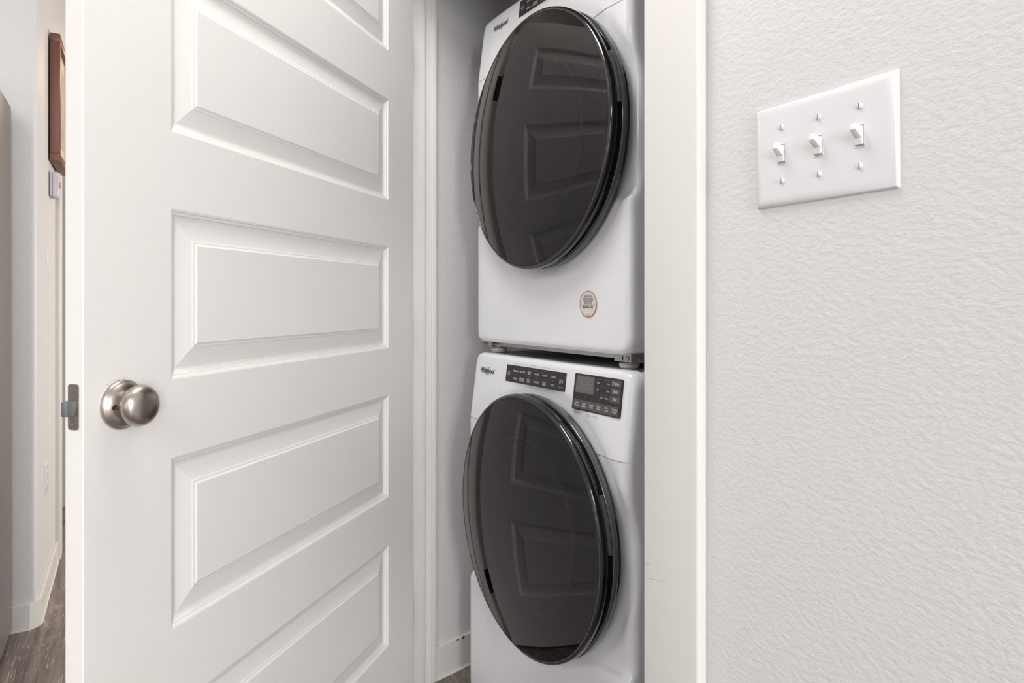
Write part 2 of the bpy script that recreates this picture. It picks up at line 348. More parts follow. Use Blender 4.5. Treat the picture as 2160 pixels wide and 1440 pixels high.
# ================================================================ LAUNDRY DOOR (door_1)
DA = math.atan2(-0.7311, 0.6822); DW = 1.002; DT = 0.031; DZ0, DZ1 = 0.012, 2.03
DO = (-1.702, 0.0205)
PX0, PX1 = 0.1464, 0.8556
PZ = [(0.2312, 0.4906), (0.6118, 0.8736), (0.992, 1.2525), (1.3695, 1.6276), (1.7512, 1.9150)]
def door_slab():
    # stiles and rails with five openings; front y=0, back y=-DT
    zs = [DZ0]; 
    for a, b in PZ: zs += [a, b]
    zs.append(DZ1)
    bm = bmesh.new()
    xs = [0, PX0, PX1, DW]
    def grid(y, flip):
        V = {}
        for i, x in enumerate(xs):
            for j, z in enumerate(zs): V[i, j] = bm.verts.new((x, y, z))
        for i in range(3):
            for j in range(len(zs)-1):
                if i == 1 and j % 2 == 1: continue
                bm.faces.new([V[i, j], V[i+1, j], V[i+1, j+1], V[i, j+1]])
        return V
    A = grid(0, 0); B = grid(-DT, 1)
    be = [e for e in bm.edges if len(e.link_faces) == 1]
    n = len(zs)
    def wallq(p, q):
        bm.faces.new([A[p], A[q], B[q], B[p]])
    for j in range(n-1):
        wallq((0, j), (0, j+1)); wallq((3, j), (3, j+1))
        if j % 2 == 1:
            wallq((1, j), (1, j+1)); wallq((2, j), (2, j+1)); wallq((1, j), (2, j)); wallq((1, j+1), (2, j+1))
    for i in range(3): wallq((i, 0), (i+1, 0)); wallq((i, n-1), (i+1, n-1))
    bmesh.ops.remove_doubles(bm, verts=bm.verts, dist=1e-6)
    bmesh.ops.recalc_face_normals(bm, faces=bm.faces)
    # ease the long latch and hinge edges
    es = [e for e in bm.edges if abs(e.verts[0].co.x-e.verts[1].co.x) < 1e-6 and (abs(e.verts[0].co.x) < 1e-6 or abs(e.verts[0].co.x-DW) < 1e-6) and abs(e.verts[0].co.y-e.verts[1].co.y) < 1e-6]
    bmesh.ops.bevel(bm, geom=es, offset=0.0015, segments=2, profile=0.5, affect='EDGES')
    return bm_mesh('door', bm)
door = st(link('door_1', door_slab(), 'door', None, (DO[0], DO[1], 0), (0, 0, DA)), 'open white five-panel door with a round knob')
# moulded panel: (inset, depth) profile from the opening edge to the raised field
PROF = [(0, 0), (0.0035, -0.0012), (0.0045, -0.0030), (0.0085, -0.0042), (0.0095, -0.0062), (0.0135, -0.0082), (0.0165, -0.0088), (0.0190, -0.0085),
        (0.0445, -0.0035), (0.0475, -0.0022), (0.0500, -0.0020), (0.0535, 0.0)]
def panel_mesh(h):
    W = PX1-PX0
    f = [(i, W-i, i, h-i, d) for i, d in PROF]
    b = [(i, W-i, i, h-i, -DT-d) for i, d in PROF]
    a = rings_mesh('panel', f); bb = rings_mesh('panel', b)
    bm = bmesh.new(); bm.from_mesh(a); bm.from_mesh(bb)
    return bm_mesh('panel', bm)
for a, b in PZ: link('panel', panel_mesh(b-a), 'door', door, (PX0, 0, a))
# knob set on both faces
def knob(parent, side):
    s = 1 if side > 0 else -1
    y0 = 0 if side > 0 else -DT
    kn = link('door_knob', lathe_mesh('door_knob', [(0.0, 0.0), (0.0150, 0.0), (0.0150, 0.013), (0.0140, 0.0165), (0.0150, 0.0190), (0.0200, 0.0215), (0.0255, 0.0245), (0.0278, 0.0285), (0.0284, 0.0325), (0.0278, 0.037), (0.0258, 0.041), (0.0222, 0.0442), (0.0165, 0.0465), (0.008, 0.0478), (0, 0.048)], 64, sign=s), 'nickel', parent, (0.9437, y0, 0.968), label='satin nickel round knob')
    link('rose', lathe_mesh('rose', [(0.0335, 0.0), (0.0345, 0.0015), (0.0345, 0.004), (0.033, 0.0065), (0.0315, 0.0075), (0.0305, 0.0085), (0.0285, 0.0110), (0.0245, 0.0130), (0.0195, 0.0145), (0.0165, 0.0155), (0.0150, 0.0165)], 64, sign=s), 'nickel', kn, (0, 0, 0))
    if side > 0:
        hb = lathe_mesh('pin_hole', [(0.0, 0.0), (0.0022, 0.0), (0.0030, 0.0006), (0.0038, 0.0), (0.0040, -0.002)], 20, sign=1)
        link('pin_hole', hb, 'dark', kn, (0.0228, 0.0140, -0.0005), (0, 0, -0.45), label='dark emergency release hole')
    return kn
knob(door, 1)
# chipped paint round the top of the rose
bm = bmesh.new()
for i in range(34):
    a = math.radians(random.uniform(48, 150)); r = random.uniform(0.0350, 0.0385); s = random.uniform(0.0003, 0.0010)
    m4 = Matrix.Translation((0.9437+r*math.cos(a), 0.0001, 0.968+r*math.sin(a))) @ Matrix.Rotation(random.random()*3, 4, 'Y') @ Matrix.Diagonal((s*random.uniform(1, 2.2), 0.0004, s*0.6, 1))
    bmesh.ops.create_cube(bm, size=1, matrix=m4)
pc = link('paint_chips', bm_mesh('paint_chips', bm), 'bronze', door); pc['kind'] = 'stuff'
# latch plate and bolt on the door edge
bm = bmesh.new()
def latch_plate():
    w_, h_ = 0.0088, 0.0300; rc = 0.004; pts = []
    for cx, cz, a0 in ((w_-rc, h_-rc, 0), (-w_+rc, h_-rc, 90), (-w_+rc, -h_+rc, 180), (w_-rc, -h_+rc, 270)):
        for i in range(5):
            a = math.radians(a0+22.5*i); pts.append((cx+rc*math.cos(a), cz+rc*math.sin(a)))
    n = len(pts); verts = [(0.0012, y, z) for y, z in pts]+[(-0.0005, y, z) for y, z in pts]
    faces = [tuple(range(n)), tuple(range(2*n-1, n-1, -1))]+[(i, n+i, n+(i+1) % n, (i+1) % n) for i in range(n)]
    return mesh_from('latch_plate', verts, faces)
lp = link('latch_plate', latch_plate(), 'bronze', door, (DW, -DT/2, 0.9725), label='dark metal latch plate on the door edge')
bm = bmesh.new()
add_box(bm, -0.001, 0.0160, -0.0070, 0.0060, -0.0095, 0.0095, 0.0012, 2)
for v in bm.verts:                      # slanted strike side
    if v.co.x > 0.004 and v.co.y < 0: v.co.y += 0.004*(v.co.x/0.0160)
link('latch_bolt', bm_mesh('latch_bolt', bm, True), 'zinc', lp, (0, 0, -0.001), label='blue-grey spring latch bolt')
for dz in (0.0215, -0.0215):
    sc = lathe_mesh('screw', [(0.0036, 0.0), (0.0034, 0.0009), (0.0016, 0.0010), (0.0011, 0.0002), (0, 0.0001)], 20, sign=1)
    link('screw', sc, 'bronze', lp, (0.0011, 0, dz), (0, 0, -math.pi/2))
# hinges: leaf on the door edge, leaf on the jamb side and a barrel between
for hz in (0.235, 1.02, 1.79):
    hg = link('hinge', lathe_mesh('hinge', [(0, -0.045), (0.006, -0.045), (0.006, 0.045), (0, 0.045)], 20), 'hinge', door, (-0.012, -DT-0.004, hz), (math.pi/2, 0, 0), label='dark metal hinge at the jamb')
    bm = bmesh.new(); add_box(bm, -0.0015, -0.0002, -DT-0.002, -0.003, -0.045, 0.045)
    l1 = link('leaf', bm_mesh('leaf', bm), 'hinge', door, (0, 0, hz))
for hz in (0.235, 1.02, 1.79):
    box('hinge_leaf', JX, JX+0.0018, 0.001, 0.034, hz-0.045, hz+0.045, 'hinge', lj)

# ================================================================ MACHINES
def ss(a, b, x):
    t = max(0.0, min(1.0, (x-a)/(b-a))); return t*t*(3-2*t)
def front_delta(u, z, W, zb, zs, zt, cu, cz, drawer):
    """how far the front skin sits behind the nominal front plane"""
    e = min(u, W-u); r = 0.020
    d = 0.0 if e >= r else r-math.sqrt(max(0, r*r-(r-e)**2))
    if z < zs:
        win = ss(zb+0.315, zb+0.345, z)*(1-ss(zs-0.17, zs-0.045, z))
        c = 0.022+0.052*win
        d += 0.017*win*(1-ss(0.03, 0.15, e))
        if z-zb < 0.014: d += 0.014-math.sqrt(max(0, 0.014**2-(0.014-(z-zb))**2))
    else:
        d += 0.13*(z-zs)
        if zt-z < 0.012: d += 0.012-math.sqrt(max(0, 0.012**2-(0.012-(zt-z))**2))
    t = abs(2*u/W-1); d += 0.004*t**6
    if abs(z-zs) < 0.0012: d += 0.004
    rr = math.hypot(u-cu, z-cz)                    # shallow dish round the round door
    d += 0.006*(1-ss(0.302, 0.322, rr))
    if drawer and z > zs and abs(u-drawer) < 0.0008: d += 0.003
    return d
def machine(name, loc, rz, W, zb, zs, zt, cu, cz, label, drawer=None):
    root = empty(name, loc, rz, label, 'dryer' if name == 'dryer' else 'washer')
    us = [0, .0008, .002, .004, .007, .011, .015, .020, .026, .034, .042, .05, .058, .066, .075, .09]
    us += [0.09+(W-0.18)*i/44 for i in range(1, 44)]
    us += [W-x for x in (0.09, .075, .066, .058, .05, .042, .034, .026, .020, .015, .011, .007, .004, .002, .0008, 0)]
    if drawer: us = sorted(set(us+[drawer-0.0012, drawer-0.0007, drawer, drawer+0.0007, drawer+0.0012]))
    zl = [zb, zb+.001, zb+.0025, zb+.005, zb+.009, zb+.014]+[zb+.02+.0125*i for i in range(int((zs-zb-.03)/.0125))]
    for zz in (zb+.30, zb+.315, zb+.325, zb+.335, zb+.345): zl.append(zz)
    zl += [zs-.004, zs-.0013, zs-.0011, zs]
    zl2 = [zs, zs+.0011, zs+.0013, zs+.004]+[zs+.012+(zt-.012-zs-.012)*i/12 for i in range(13)]+[zt-.009, zt-.006, zt-.0035, zt-.0015, zt-.0004, zt]
    zl = sorted(set(round(z, 5) for z in zl)); zl2 = sorted(set(round(z, 5) for z in zl2))
    def skin(pname, zlist, uu, m, drop=False, cornb=False, cornt=False, lbl=None):
        verts, faces = [], []; rows = []
        for z in zlist:
            inset = 0.0
            rc = 0.030
            if cornb and z-zb < rc: inset = rc-math.sqrt(max(0, rc*rc-(rc-(z-zb))**2))
            rt = 0.030
            if cornt and zt-z < rt: inset = rt-math.sqrt(max(0, rt*rt-(rt-(zt-z))**2))
            row = []
            for u in uu:
                # squeeze only the outer 0.09 when the corner rounds
                if inset > 0:
                    if u < 0.09: up = inset+u*(0.09-inset)/0.09
                    elif u > W-0.09: up = W-inset-(W-u)*(0.09-inset)/0.09
                    else: up = u
                else: up = u
                row.append(len(verts)); verts.append((up, front_delta(u, z, W, zb, zs, zt, cu, cz, drawer), z))
            rows.append(row)
        nU = len(uu)
        for j in range(len(rows)-1):
            for i in range(nU-1):
                um, zm = (uu[i]+uu[i+1])/2, (zlist[j]+zlist[j+1])/2
                if math.hypot(um-cu, zm-cz) < 0.225: continue
                faces.append((rows[j][i], rows[j][i+1], rows[j+1][i+1], rows[j+1][i]))
        # wrap the outline back to the cabinet
        back = 0.055
        def wrap(idx, flip):
            bs = []
            for k in idx:
                bs.append(len(verts)); x, yy, z = verts[k]; verts.append((x, back, z))
            for a in range(len(idx)-1):
                q = (idx[a], bs[a], bs[a+1], idx[a+1]); faces.append(q if flip else q[::-1])
        if abs(uu[0]) < 1e-6: wrap([r[0] for r in rows], True)
        if abs(uu[-1]-W) < 1e-6: wrap([r[-1] for r in rows], False)
        if cornb: wrap(rows[0], False)
        if cornt: wrap(rows[-1], True)
        bm = bmesh.new(); me = mesh_from(pname, verts, faces); bm.from_mesh(me); bmesh.ops.recalc_face_normals(bm, faces=bm.faces)
        me2 = bpy.data.meshes.new(pname); bm.to_mesh(me2); bm.free()
        me2.polygons.foreach_set('use_smooth', [True]*len(me2.polygons)); me2.set_sharp_from_angle(angle=math.radians(50))
        return link(pname, me2, m, root, label=lbl)
    skin('front_panel', zl, us, 'enamel', cornb=True)
    if drawer:
        skin('control_console', zl2, [u for u in us if u >= drawer], 'enamel', cornt=True)
        skin('detergent_drawer', zl2, [u for u in us if u <= drawer], 'enamel', cornt=True)
    else: skin('control_console', zl2, us, 'enamel', cornt=True)
    box('cabinet', 0.004, W-0.004, 0.058, 0.74, zb+0.004, zt-0.004, 'enamel_shaded', root, bev=0.004)
    box('top_panel', 0.030, W-0.030, 0.036, 0.73, zt-0.014, zt-0.0005, 'top', root, bev=0.003)
    # ---- round door
    dl = (cu, 0.0, cz)
    rim = link('door_rim', lathe_mesh('door_rim', [(0.272, -0.006), (0.288, -0.008), (0.2955, -0.004), (0.2975, 0.004), (0.2975, 0.014), (0.2955, 0.020), (0.292, 0.0215), (0.292, 0.027), (0.2965, 0.0285), (0.3, 0.034), (0.3, 0.040), (0.2985, 0.0445), (0.2960, 0.0472), (0.2930, 0.0482), (0.2915, 0.0478), (0.2905, 0.0462), (0.286, 0.0462), (0.282, 0.0455), (0.268, 0.040), (0.268, 0.0)], 192), 'black_gloss', root, dl, (0, 0, math.radians(-1.3)))
    link('rim_band', lathe_mesh('rim_band', [(0.2972, 0.0030), (0.2986, 0.0045), (0.2990, 0.010), (0.2986, 0.0155), (0.2972, 0.0170)], 160), 'grey_rim', rim, label='smoky grey band around the door')
    g = link('door_glass', lathe_mesh('door_glass', [(0.2908*q, 0.0476+0.0190*(1-q*q)+0.006*(1-q**4)) for q in [1-k/16 for k in range(17)]], 192), 'glass', rim, label='smoked glass front of the door')
    link('inner_ring', lathe_mesh('inner_ring', [(0.284, 0.040), (0.235, 0.0405), (0.2005, 0.0415), (0.1985, 0.040)], 128), 'ring_plastic', rim)
    link('glass_bowl', lathe_mesh('glass_bowl', [(0.199, 0.0395), (0.1975, 0.0415), (0.195, 0.0420), (0.1925, 0.0400), (0.190, 0.0340), (0.184, 0.024), (0.170, 0.014), (0.14, 0.006), (0.09, 0.001), (0, -0.001)], 128), 'bowl', rim)
    link('bowl_glint_ring', lathe_mesh('bowl_glint_ring', [(0.1990, 0.0412), (0.1985, 0.0424), (0.1975, 0.0428), (0.1965, 0.0424), (0.1960, 0.0412)], 160), 'lip', rim)  # thin pale ring added to stand in for a highlight
    # pull recess in the right side of the rim
    for a0, a1, rr_, yy in ((4, 26, 0.2982, -0.0245),):
        qs = []
        verts, faces = [], []
        n = 14
        for i in range(n+1):
            a = math.radians(a0+(a1-a0)*i/n)
            for r, h in ((0.2935, 0.0205), (0.3005, 0.0212), (0.3005, 0.0278), (0.2935, 0.0285)): verts.append((r*math.cos(a), -h, r*math.sin(a)))
        for i in range(n):
            for k in range(4):
                k2 = (k+1) % 4; faces.append((i*4+k, i*4+k2, i*4+4+k2, i*4+4+k))
        faces += [(0, 1, 2, 3), tuple(n*4+k for k in (3, 2, 1, 0))]
        bm = bmesh.new(); me = mesh_from('pull_grip', verts, faces); bm.from_mesh(me)
        link('pull_grip', bm_mesh('pull_grip', bm), 'grey_rim', rim)
    # hinge-side latch strike hidden behind glass
    return root
TILT = math.atan(0.13)
def console_pt(u, z, zs, off=0.0012): return (u, 0.13*(z-zs)-off, z)
def lettering(root, zs, kind, lx, lz, px0, px1, pz0, pz1):
    R = (-TILT, 0, 0)
    # brand script: slanted condensed letters with a swirl through the middle
    hw = 0.037
    loc = console_pt(lx, lz, zs, 0.0008)
    tw = [('Whirlpool', 0, 0, 0.0200, 0.00045, 'CENTER', 0.18, 0.88)]
    text_part('name_lettering', tw, 'black_ink', root, loc, R)
    sw = arc_band(0.006, -0.0015, 0.0125, 0.0100, 0.0011, 150, 330)+arc_band(0.0075, 0.001, 0.012, 0.0085, 0.0009, 20, 130)
    text_part('name_swirl', [], 'black_ink' if kind == 'washer' else 'gold_ink', root, (loc[0], loc[1]-0.0002, loc[2]), R, extra=sw)
    # programme strip
    cx, czz = (px0+px1)/2, (pz0+pz1)/2; w_, h_ = px1-px0, pz1-pz0
    t = (abs(2*cx/0.69-1))
    base = console_pt(cx, czz, zs, 0.0012)
    sl = slab('programme_strip', -w_/2, w_/2, -h_/2, h_/2, 0, 0.006, 0.0018, 'black_panel', root, base, R, label='black programme strip')
    yo = -0.00025
    X = lambda f: -w_/2+w_*f
    cols = [0.175, 0.295, 0.415, 0.545, 0.675, 0.81]
    topn = ['REGULAR', 'DELICATES', 'BULKY\nITEMS', 'WHITES', 'COLORS', 'TOWELS']
    botn = ['NORMAL', 'WRINKLE\nCONTROL', 'HEAVY\nDUTY', 'SANITIZE', 'COLD\nWASH', 'QUICK']
    it = []; ex = []
    sz = 0.0058
    for c, a, b in zip(cols, topn, botn):
        it.append((a, X(c), h_*0.17, sz, 0.00008, 'CENTER', 0, 0.86)); it.append((b, X(c), -h_*0.27, sz, 0.00008, 'CENTER', 0, 0.86))
        ex.append(dot(X(c), h_*0.40, 0.0006)); ex.append(dot(X(c), -h_*0.06, 0.0006))
    ex.append(dot(X(0.055), h_*0.40, 0.0006)); ex.append(dot(X(0.935), h_*0.40, 0.0006))
    ex += ring_quads(X(0.055), 0, 0.0042, 0.0052, 24, 110, 430); ex.append(rect(X(0.055)-0.0005, X(0.055)+0.0005, -0.0012, 0.0035))
    xa = X(0.935)
    ex += [[(xa-0.006, -0.0062), (xa-0.0045, -0.0045), (xa-0.0045, 0.0045), (xa-0.006, 0.0062)], [(xa-0.006, -0.0062), (xa+0.002, 0.0), (xa+0.0004, 0.0), (xa-0.0048, -0.0042)], [(xa-0.006, 0.0062), (xa-0.0048, 0.0042), (xa+0.0004, 0.0), (xa+0.002, 0)]]
    ex += [rect(xa+0.0030, xa+0.0038, -0.004, 0.004), rect(xa+0.0052, xa+0.0060, -0.004, 0.004)]
    it.append(('HOLD TO START', xa, -h_*0.31, 0.0027, 0.00002, 'CENTER', 0, 0.9))
    text_part('strip_lettering', it, 'white_ink', sl, (0, yo, 0), extra=ex)
    text_part('strip_dividers', [], 'dark', sl, (0, yo, 0), extra=[rect(X(0.115), X(0.118), -h_/2, h_/2), rect(X(0.875), X(0.878), -h_/2, h_/2)])
    a, b = (('WHAT TO WASH', 'HOW TO WASH') if kind == 'washer' else ('WHAT TO DRY', 'HOW TO DRY'))
    text_part('strip_captions', [(a, -w_*0.03, h_/2+0.0045, 0.0036, 0.00003, 'CENTER', 0, 0.95), (b, -w_*0.03, -h_/2-0.0048, 0.0036, 0.00003, 'CENTER', 0, 0.95)], 'grey_ink', root,
              (base[0], base[1]+0.0006, base[2]), R,
              extra=[rect(-w_*0.40, -w_*0.105, h_/2+0.0043, h_/2+0.0048), rect(w_*0.045, w_*0.36, h_/2+0.0043, h_/2+0.0048),
                     rect(-w_*0.40, -w_*0.105, -h_/2-0.005, -h_/2-0.0045), rect(w_*0.045, w_*0.36, -h_/2-0.005, -h_/2-0.0045)])
def control_display(root, zs, x0, x1, z0, z1, kind):
    R = (-TILT, 0, 0); cx, cz = (x0+x1)/2, (z0+z1)/2; w_, h_ = x1-x0, z1-z0
    base = console_pt(cx, cz, zs, 0.0014+(-0.0014))
    sl = slab('control_display', -w_/2, w_/2, -h_/2, h_/2, 0, 0.008, 0.004, 'black_panel', root, (base[0], base[1]-0.0006, base[2]), R, label='black control display panel')
    X = lambda f: -w_/2+w_*f; Z = lambda f: h_/2-h_*f
    y1 = -0.0004
    slab('time_window', X(0.045), X(0.435), Z(0.52), Z(0.055), y1, 0.0, 0.0005, 'grey_display', sl)
    seg = []
    for d in range(3):
        ox = X(0.115+0.105*d); oz = Z(0.39); W_, H_ = 0.0105, 0.0195; th = 0.0012
        seg += [rect(ox, ox+W_, oz, oz+th), rect(ox, ox+W_, oz+H_/2-th/2, oz+H_/2+th/2), rect(ox, ox+W_, oz+H_-th, oz+H_),
                rect(ox-th, ox, oz+th, oz+H_/2-th), rect(ox+W_, ox+W_+th, oz+th, oz+H_/2-th), rect(ox-th, ox, oz+H_/2+th, oz+H_-th), rect(ox+W_, ox+W_+th, oz+H_/2+th, oz+H_-th)]
    text_part('segments', [], 'ghost', sl, (0, y1-0.0002, 0), extra=seg, label='faint unlit digits')
    for k, t in enumerate(('Temp', 'Spin', 'Soil')):
        z_ = 0.135+0.205*k
        bt = slab('button', X(0.775), X(0.975), Z(z_+0.082), Z(z_-0.082), y1, 0, 0.001, 'grey_button', sl)
        text_part('button_lettering', [(t, X(0.875), Z(z_), 0.0088, 0.0001, 'CENTER', 0, 0.9)], 'white_ink', bt, (0, y1-0.0002, 0))
    bt = slab('button_row', X(0.03), X(0.965), Z(0.965), Z(0.715), y1, 0, 0.002, 'grey_button', sl)
    names = ['Clean\nWasher', 'Drain\n& Spin', 'Steam\nClean', 'Extra\nRinse', 'Pre\nSoak', 'Tumble\nFresh']
    text_part('button_lettering', [(t, X(0.105+0.157*k), Z(0.838), 0.0064, 0.00006, 'CENTER', 0, 0.85) for k, t in enumerate(names)], 'white_ink', bt, (0, y1-0.0002, 0))
    ex = [dot(X(0.105+0.157*k), Z(0.645), 0.0006) for k in range(6)]
    for k in range(5): ex += [dot(X(0.51+0.052*k), Z(0.085), 0.0007), dot(X(0.51+0.052*k), Z(0.27), 0.0007)]
    for k in range(3): ex.append(dot(X(0.60+0.055*k), Z(0.475), 0.0007))
    text_part('scale_lettering', [('Cold', X(0.515), Z(0.175), 0.0055, 0.00003, 'CENTER', 0, 0.85), ('Hot', X(0.725), Z(0.175), 0.0055, 0.00003, 'CENTER', 0, 0.85),
                                  ('Off', X(0.515), Z(0.365), 0.0055, 0.00003, 'CENTER', 0, 0.85), ('Fast', X(0.72), Z(0.365), 0.0055, 0.00003, 'CENTER', 0, 0.85),
                                  ('Light', X(0.605), Z(0.555), 0.0055, 0.00003, 'CENTER', 0, 0.85), ('Heavy', X(0.71), Z(0.555), 0.0055, 0.00003, 'CENTER', 0, 0.85)],
              'white_ink', sl, (0, -0.0003, 0), extra=ex)
    text_part('notes_lettering', [('with', X(0.03), -h_/2-0.0048, 0.0032, 0.00002, 'CENTER', 0, 1), ('affresh', X(0.105), -h_/2-0.0052, 0.0062, 0.0001, 'CENTER', 0, 0.85),
                                  ('Hold 3 sec for\nCycle Signal', X(0.36), -h_/2-0.0075, 0.0030, 0.00001, 'CENTER', 0, 0.95), ('Hold 3 sec for\nControl Lock', X(0.52), -h_/2-0.0075, 0.0030, 0.00001, 'CENTER', 0, 0.95)],
              'grey_ink', root, (base[0], base[1]-0.0006+0.0002, base[2]), R)
PW_ = (-1.6510, 0.1607); MR = math.atan2(0.036885, 0.99932)
nb = (-0.036885, 0.99932)
washer = machine('washing_machine', (PW_[0], PW_[1], 0), MR, 0.652, 0.026, 0.79, 0.970, 0.346, 0.594,
                 'white front-load washing machine on the floor below the dryer, smoked round door', drawer=0.165)
lettering(washer, 0.79, 'washer', 0.083, 0.924, 0.1817, 0.4350, 0.9065, 0.9495)
control_display(washer, 0.79, 0.466, 0.623, 0.874, 0.953, 'washer')
for ux in (0.06, 0.60):
    for uy in (0.10, 0.68):
        link('foot', lathe_mesh('foot', [(0, 0.0), (0.022, 0.0), (0.024, 0.006), (0.024, 0.018), (0.012, 0.020), (0.012, 0.032), (0, 0.032)], 24), 'dark', washer, (ux, uy, 0), (-math.pi/2, 0, 0))
sb = 0.025
dryer = machine('dryer', (PW_[0]+nb[0]*sb, PW_[1]+nb[1]*sb, 0), MR, 0.633, 1.0, 1.728, 1.900, 0.345, 1.486,
                'white front-load dryer stacked on top of the washing machine, round information sticker on its front')
lettering(dryer, 1.728, 'dryer', 0.113, 1.856, 0.206, 0.459, 1.842, 1.886)
control_display(dryer, 1.728, 0.470, 0.610, 1.806, 1.884, 'dryer')
# dryer base frame, feet and stacking brackets
box('base_frame', 0.030, 0.600, 0.030, 0.72, 0.990, 1.004, 'galv', dryer, bev=0.001)
for ux in (0.050, 0.582):
    for uy in (0.050, 0.66):
        link('foot', lathe_mesh('foot', [(0, 0.0), (0.018, 0.0), (0.021, 0.003), (0.022, 0.009), (0.020, 0.012), (0.008, 0.013), (0.008, 0.021), (0, 0.021)], 32), 'foot', dryer, (ux, uy, 0.9702), (-math.pi/2, 0, 0), label='off-white rubber foot')
for ux, s in ((0.012, 1), (0.618, -1)):
    bk = boxes('stacking_bracket', [(min(ux, ux+s*0.05), max(ux, ux+s*0.05), 0.020, 0.0215, 0.986, 1.003, 0.0004), (ux-0.001, ux+0.001, 0.020, 0.10, 0.984, 1.003, 0.0004)], 'galv', dryer)
    link('bolt', lathe_mesh('bolt', [(0, 0), (0.0055, 0), (0.0055, 0.003), (0.003, 0.0045), (0, 0.0048)], 6), 'zinc', bk, (ux+s*0.008, 0.020, 0.994))
    box('slot', ux+s*0.024-0.0015, ux+s*0.024+0.0015, 0.0194, 0.0205, 0.989, 0.998, 'dark', bk)
    link('bolt', lathe_mesh('bolt', [(0, 0), (0.0055, 0), (0.0055, 0.003), (0.003, 0.0045), (0, 0.0048)], 6), 'zinc', bk, (ux-s*-0.0+(-s)*0.001, 0.045, 0.990), (0, 0, math.pi/2 if s < 0 else -math.pi/2))
# sticker on the dryer front (its own thing: it can be peeled off)
nx, nz = 0.5065, 1.1060
sp = (dryer.location.x + math.cos(MR)*nx + 0.0015*math.sin(MR), dryer.location.y + math.sin(MR)*nx - 0.0015*math.cos(MR), nz)
stk = empty('round_sticker', sp, MR, 'small round red-rimmed registration sticker on the lower front of the dryer', 'sticker')
link('paper', lathe_mesh('paper', [(0, -0.0008), (0.0290, -0.0008), (0.0290, 0.0), (0, 0.0)], 64), 'paper', stk)
text_part('red_border', [], 'red_ink', stk, (0, -0.0002, 0), extra=ring_quads(0, 0, 0.0274, 0.0290, 64)+[rect(-0.0245, 0.0245, -0.0016, -0.0009)])
text_part('lettering', [('REGISTER', 0, 0.0165, 0.0082, 0.0001, 'CENTER', 0, 0.72), ('ENREGISTRER', 0, 0.0095, 0.0082, 0.0001, 'CENTER', 0, 0.72), ('REGISTRE', 0, 0.0028, 0.0082, 0.0001, 'CENTER', 0, 0.72),
                        ('888-900-3381', 0, -0.0068, 0.0092, 0.00025, 'CENTER', 0, 0.72)], 'blue_ink', stk, (0, -0.0002, 0))
text_part('fine_print', [], 'grey_ink', stk, (0, -0.0002, 0), extra=[rect(-0.0045+0.0018*i, -0.0045+0.0018*i+0.0012, -0.0245, -0.0232) for i in range(5)])

# ================================================================ SWITCH PLATE
def switch_plate(name, loc, rot, w_, h_, n, pitch, label, kind='toggle', roll=0.0):
    root = empty(name, loc, 0, label, 'outlet' if kind == 'outlet' else 'light switch'); root.rotation_euler = rot
    me = rings_mesh('cover_plate', [(-w_/2+i, w_/2-i, -h_/2+i, h_/2-i, -d) for i, d in ((0.0, 0), (0.0, 0.0012), (0.0008, 0.0030), (0.0022, 0.0044), (0.0045, 0.0054), (0.0075, 0.0060), (0.011, 0.0062))])
    bm = bmesh.new(); bm.from_mesh(me); bmesh.ops.subdivide_edges(bm, edges=[], cuts=0)
    o = link('cover_plate', bm_mesh('cover_plate', bm, True), 'plate', root)
    for k in range(n):
        x = (k-(n-1)/2)*pitch
        for s in (1, -1) if kind == 'toggle' else (0,):
            z = s*0.0312
            sc = link('screw', lathe_mesh('screw', [(0.0034, 0.0), (0.0034, 0.0006), (0.0028, 0.0014), (0.0015, 0.0018), (0, 0.0019)], 24), 'plate', root, (x, -0.0062, z))
            box('slot', -0.0004, 0.0004, -0.0022, -0.0012, -0.0030, 0.0030, 'grey_ink', sc)
        if kind == 'toggle':
            # raised lip round the opening, recess, rocker body and lever
            bm = bmesh.new(); a, b = 0.0056, 0.0120
            for q in ((-a, -a+0.0009, -b, b), (a-0.0009, a, -b, b), (-a, a, b-0.0009, b), (-a, a, -b, -b+0.0009)): add_box(bm, q[0], q[1], -0.0070, -0.006, q[2], q[3], 0.0002, 1)
            link('opening_lip', bm_mesh('opening_lip', bm), 'plate', root, (x, 0, 0))
            box('opening', -0.0048, 0.0048, -0.0064, -0.0060, -0.0112, 0.0112, 'shade_plastic', root, loc=(x, 0, 0))
            bm = bmesh.new()
            add_box(bm, -0.0045, 0.0045, -0.0095, -0.006, -0.0095, 0.0095, 0.0012, 2)
            V = [(-0.0042, -0.007, -0.0045), (0.0042, -0.007, -0.0045), (0.0042, -0.007, 0.0065), (-0.0042, -0.007, 0.0065),
                 (-0.0034, -0.0190, 0.0050), (0.0034, -0.0190, 0.0050), (0.0034, -0.0170, 0.0120), (-0.0034, -0.0170, 0.0120)]
            vs = [bm.verts.new(v) for v in V]
            nf = [bm.faces.new([vs[i] for i in f]) for f in ((0, 1, 5, 4), (1, 2, 6, 5), (2, 3, 7, 6), (3, 0, 4, 7), (4, 5, 6, 7), (3, 2, 1, 0))]
            bmesh.ops.bevel(bm, geom=list({e for f in nf for e in f.edges}), offset=0.0007, segments=2, profile=0.5, affect='EDGES')
            link('toggle', bm_mesh('toggle', bm, True), 'toggle', root, (x, 0, 0))
    if kind == 'outlet':
        for s in (1, -1):
            oo = slab('socket', -0.0165, 0.0165, s*0.0195-0.014, s*0.0195+0.014, -0.0078, -0.006, 0.008, 'toggle', root)
            boxes('slots', [(-0.007, -0.005, -0.0082, -0.0075, s*0.0195-0.004, s*0.0195+0.005), (0.005, 0.007, -0.0082, -0.0075, s*0.0195-0.003, s*0.0195+0.005)], 'dark', oo)
    return root
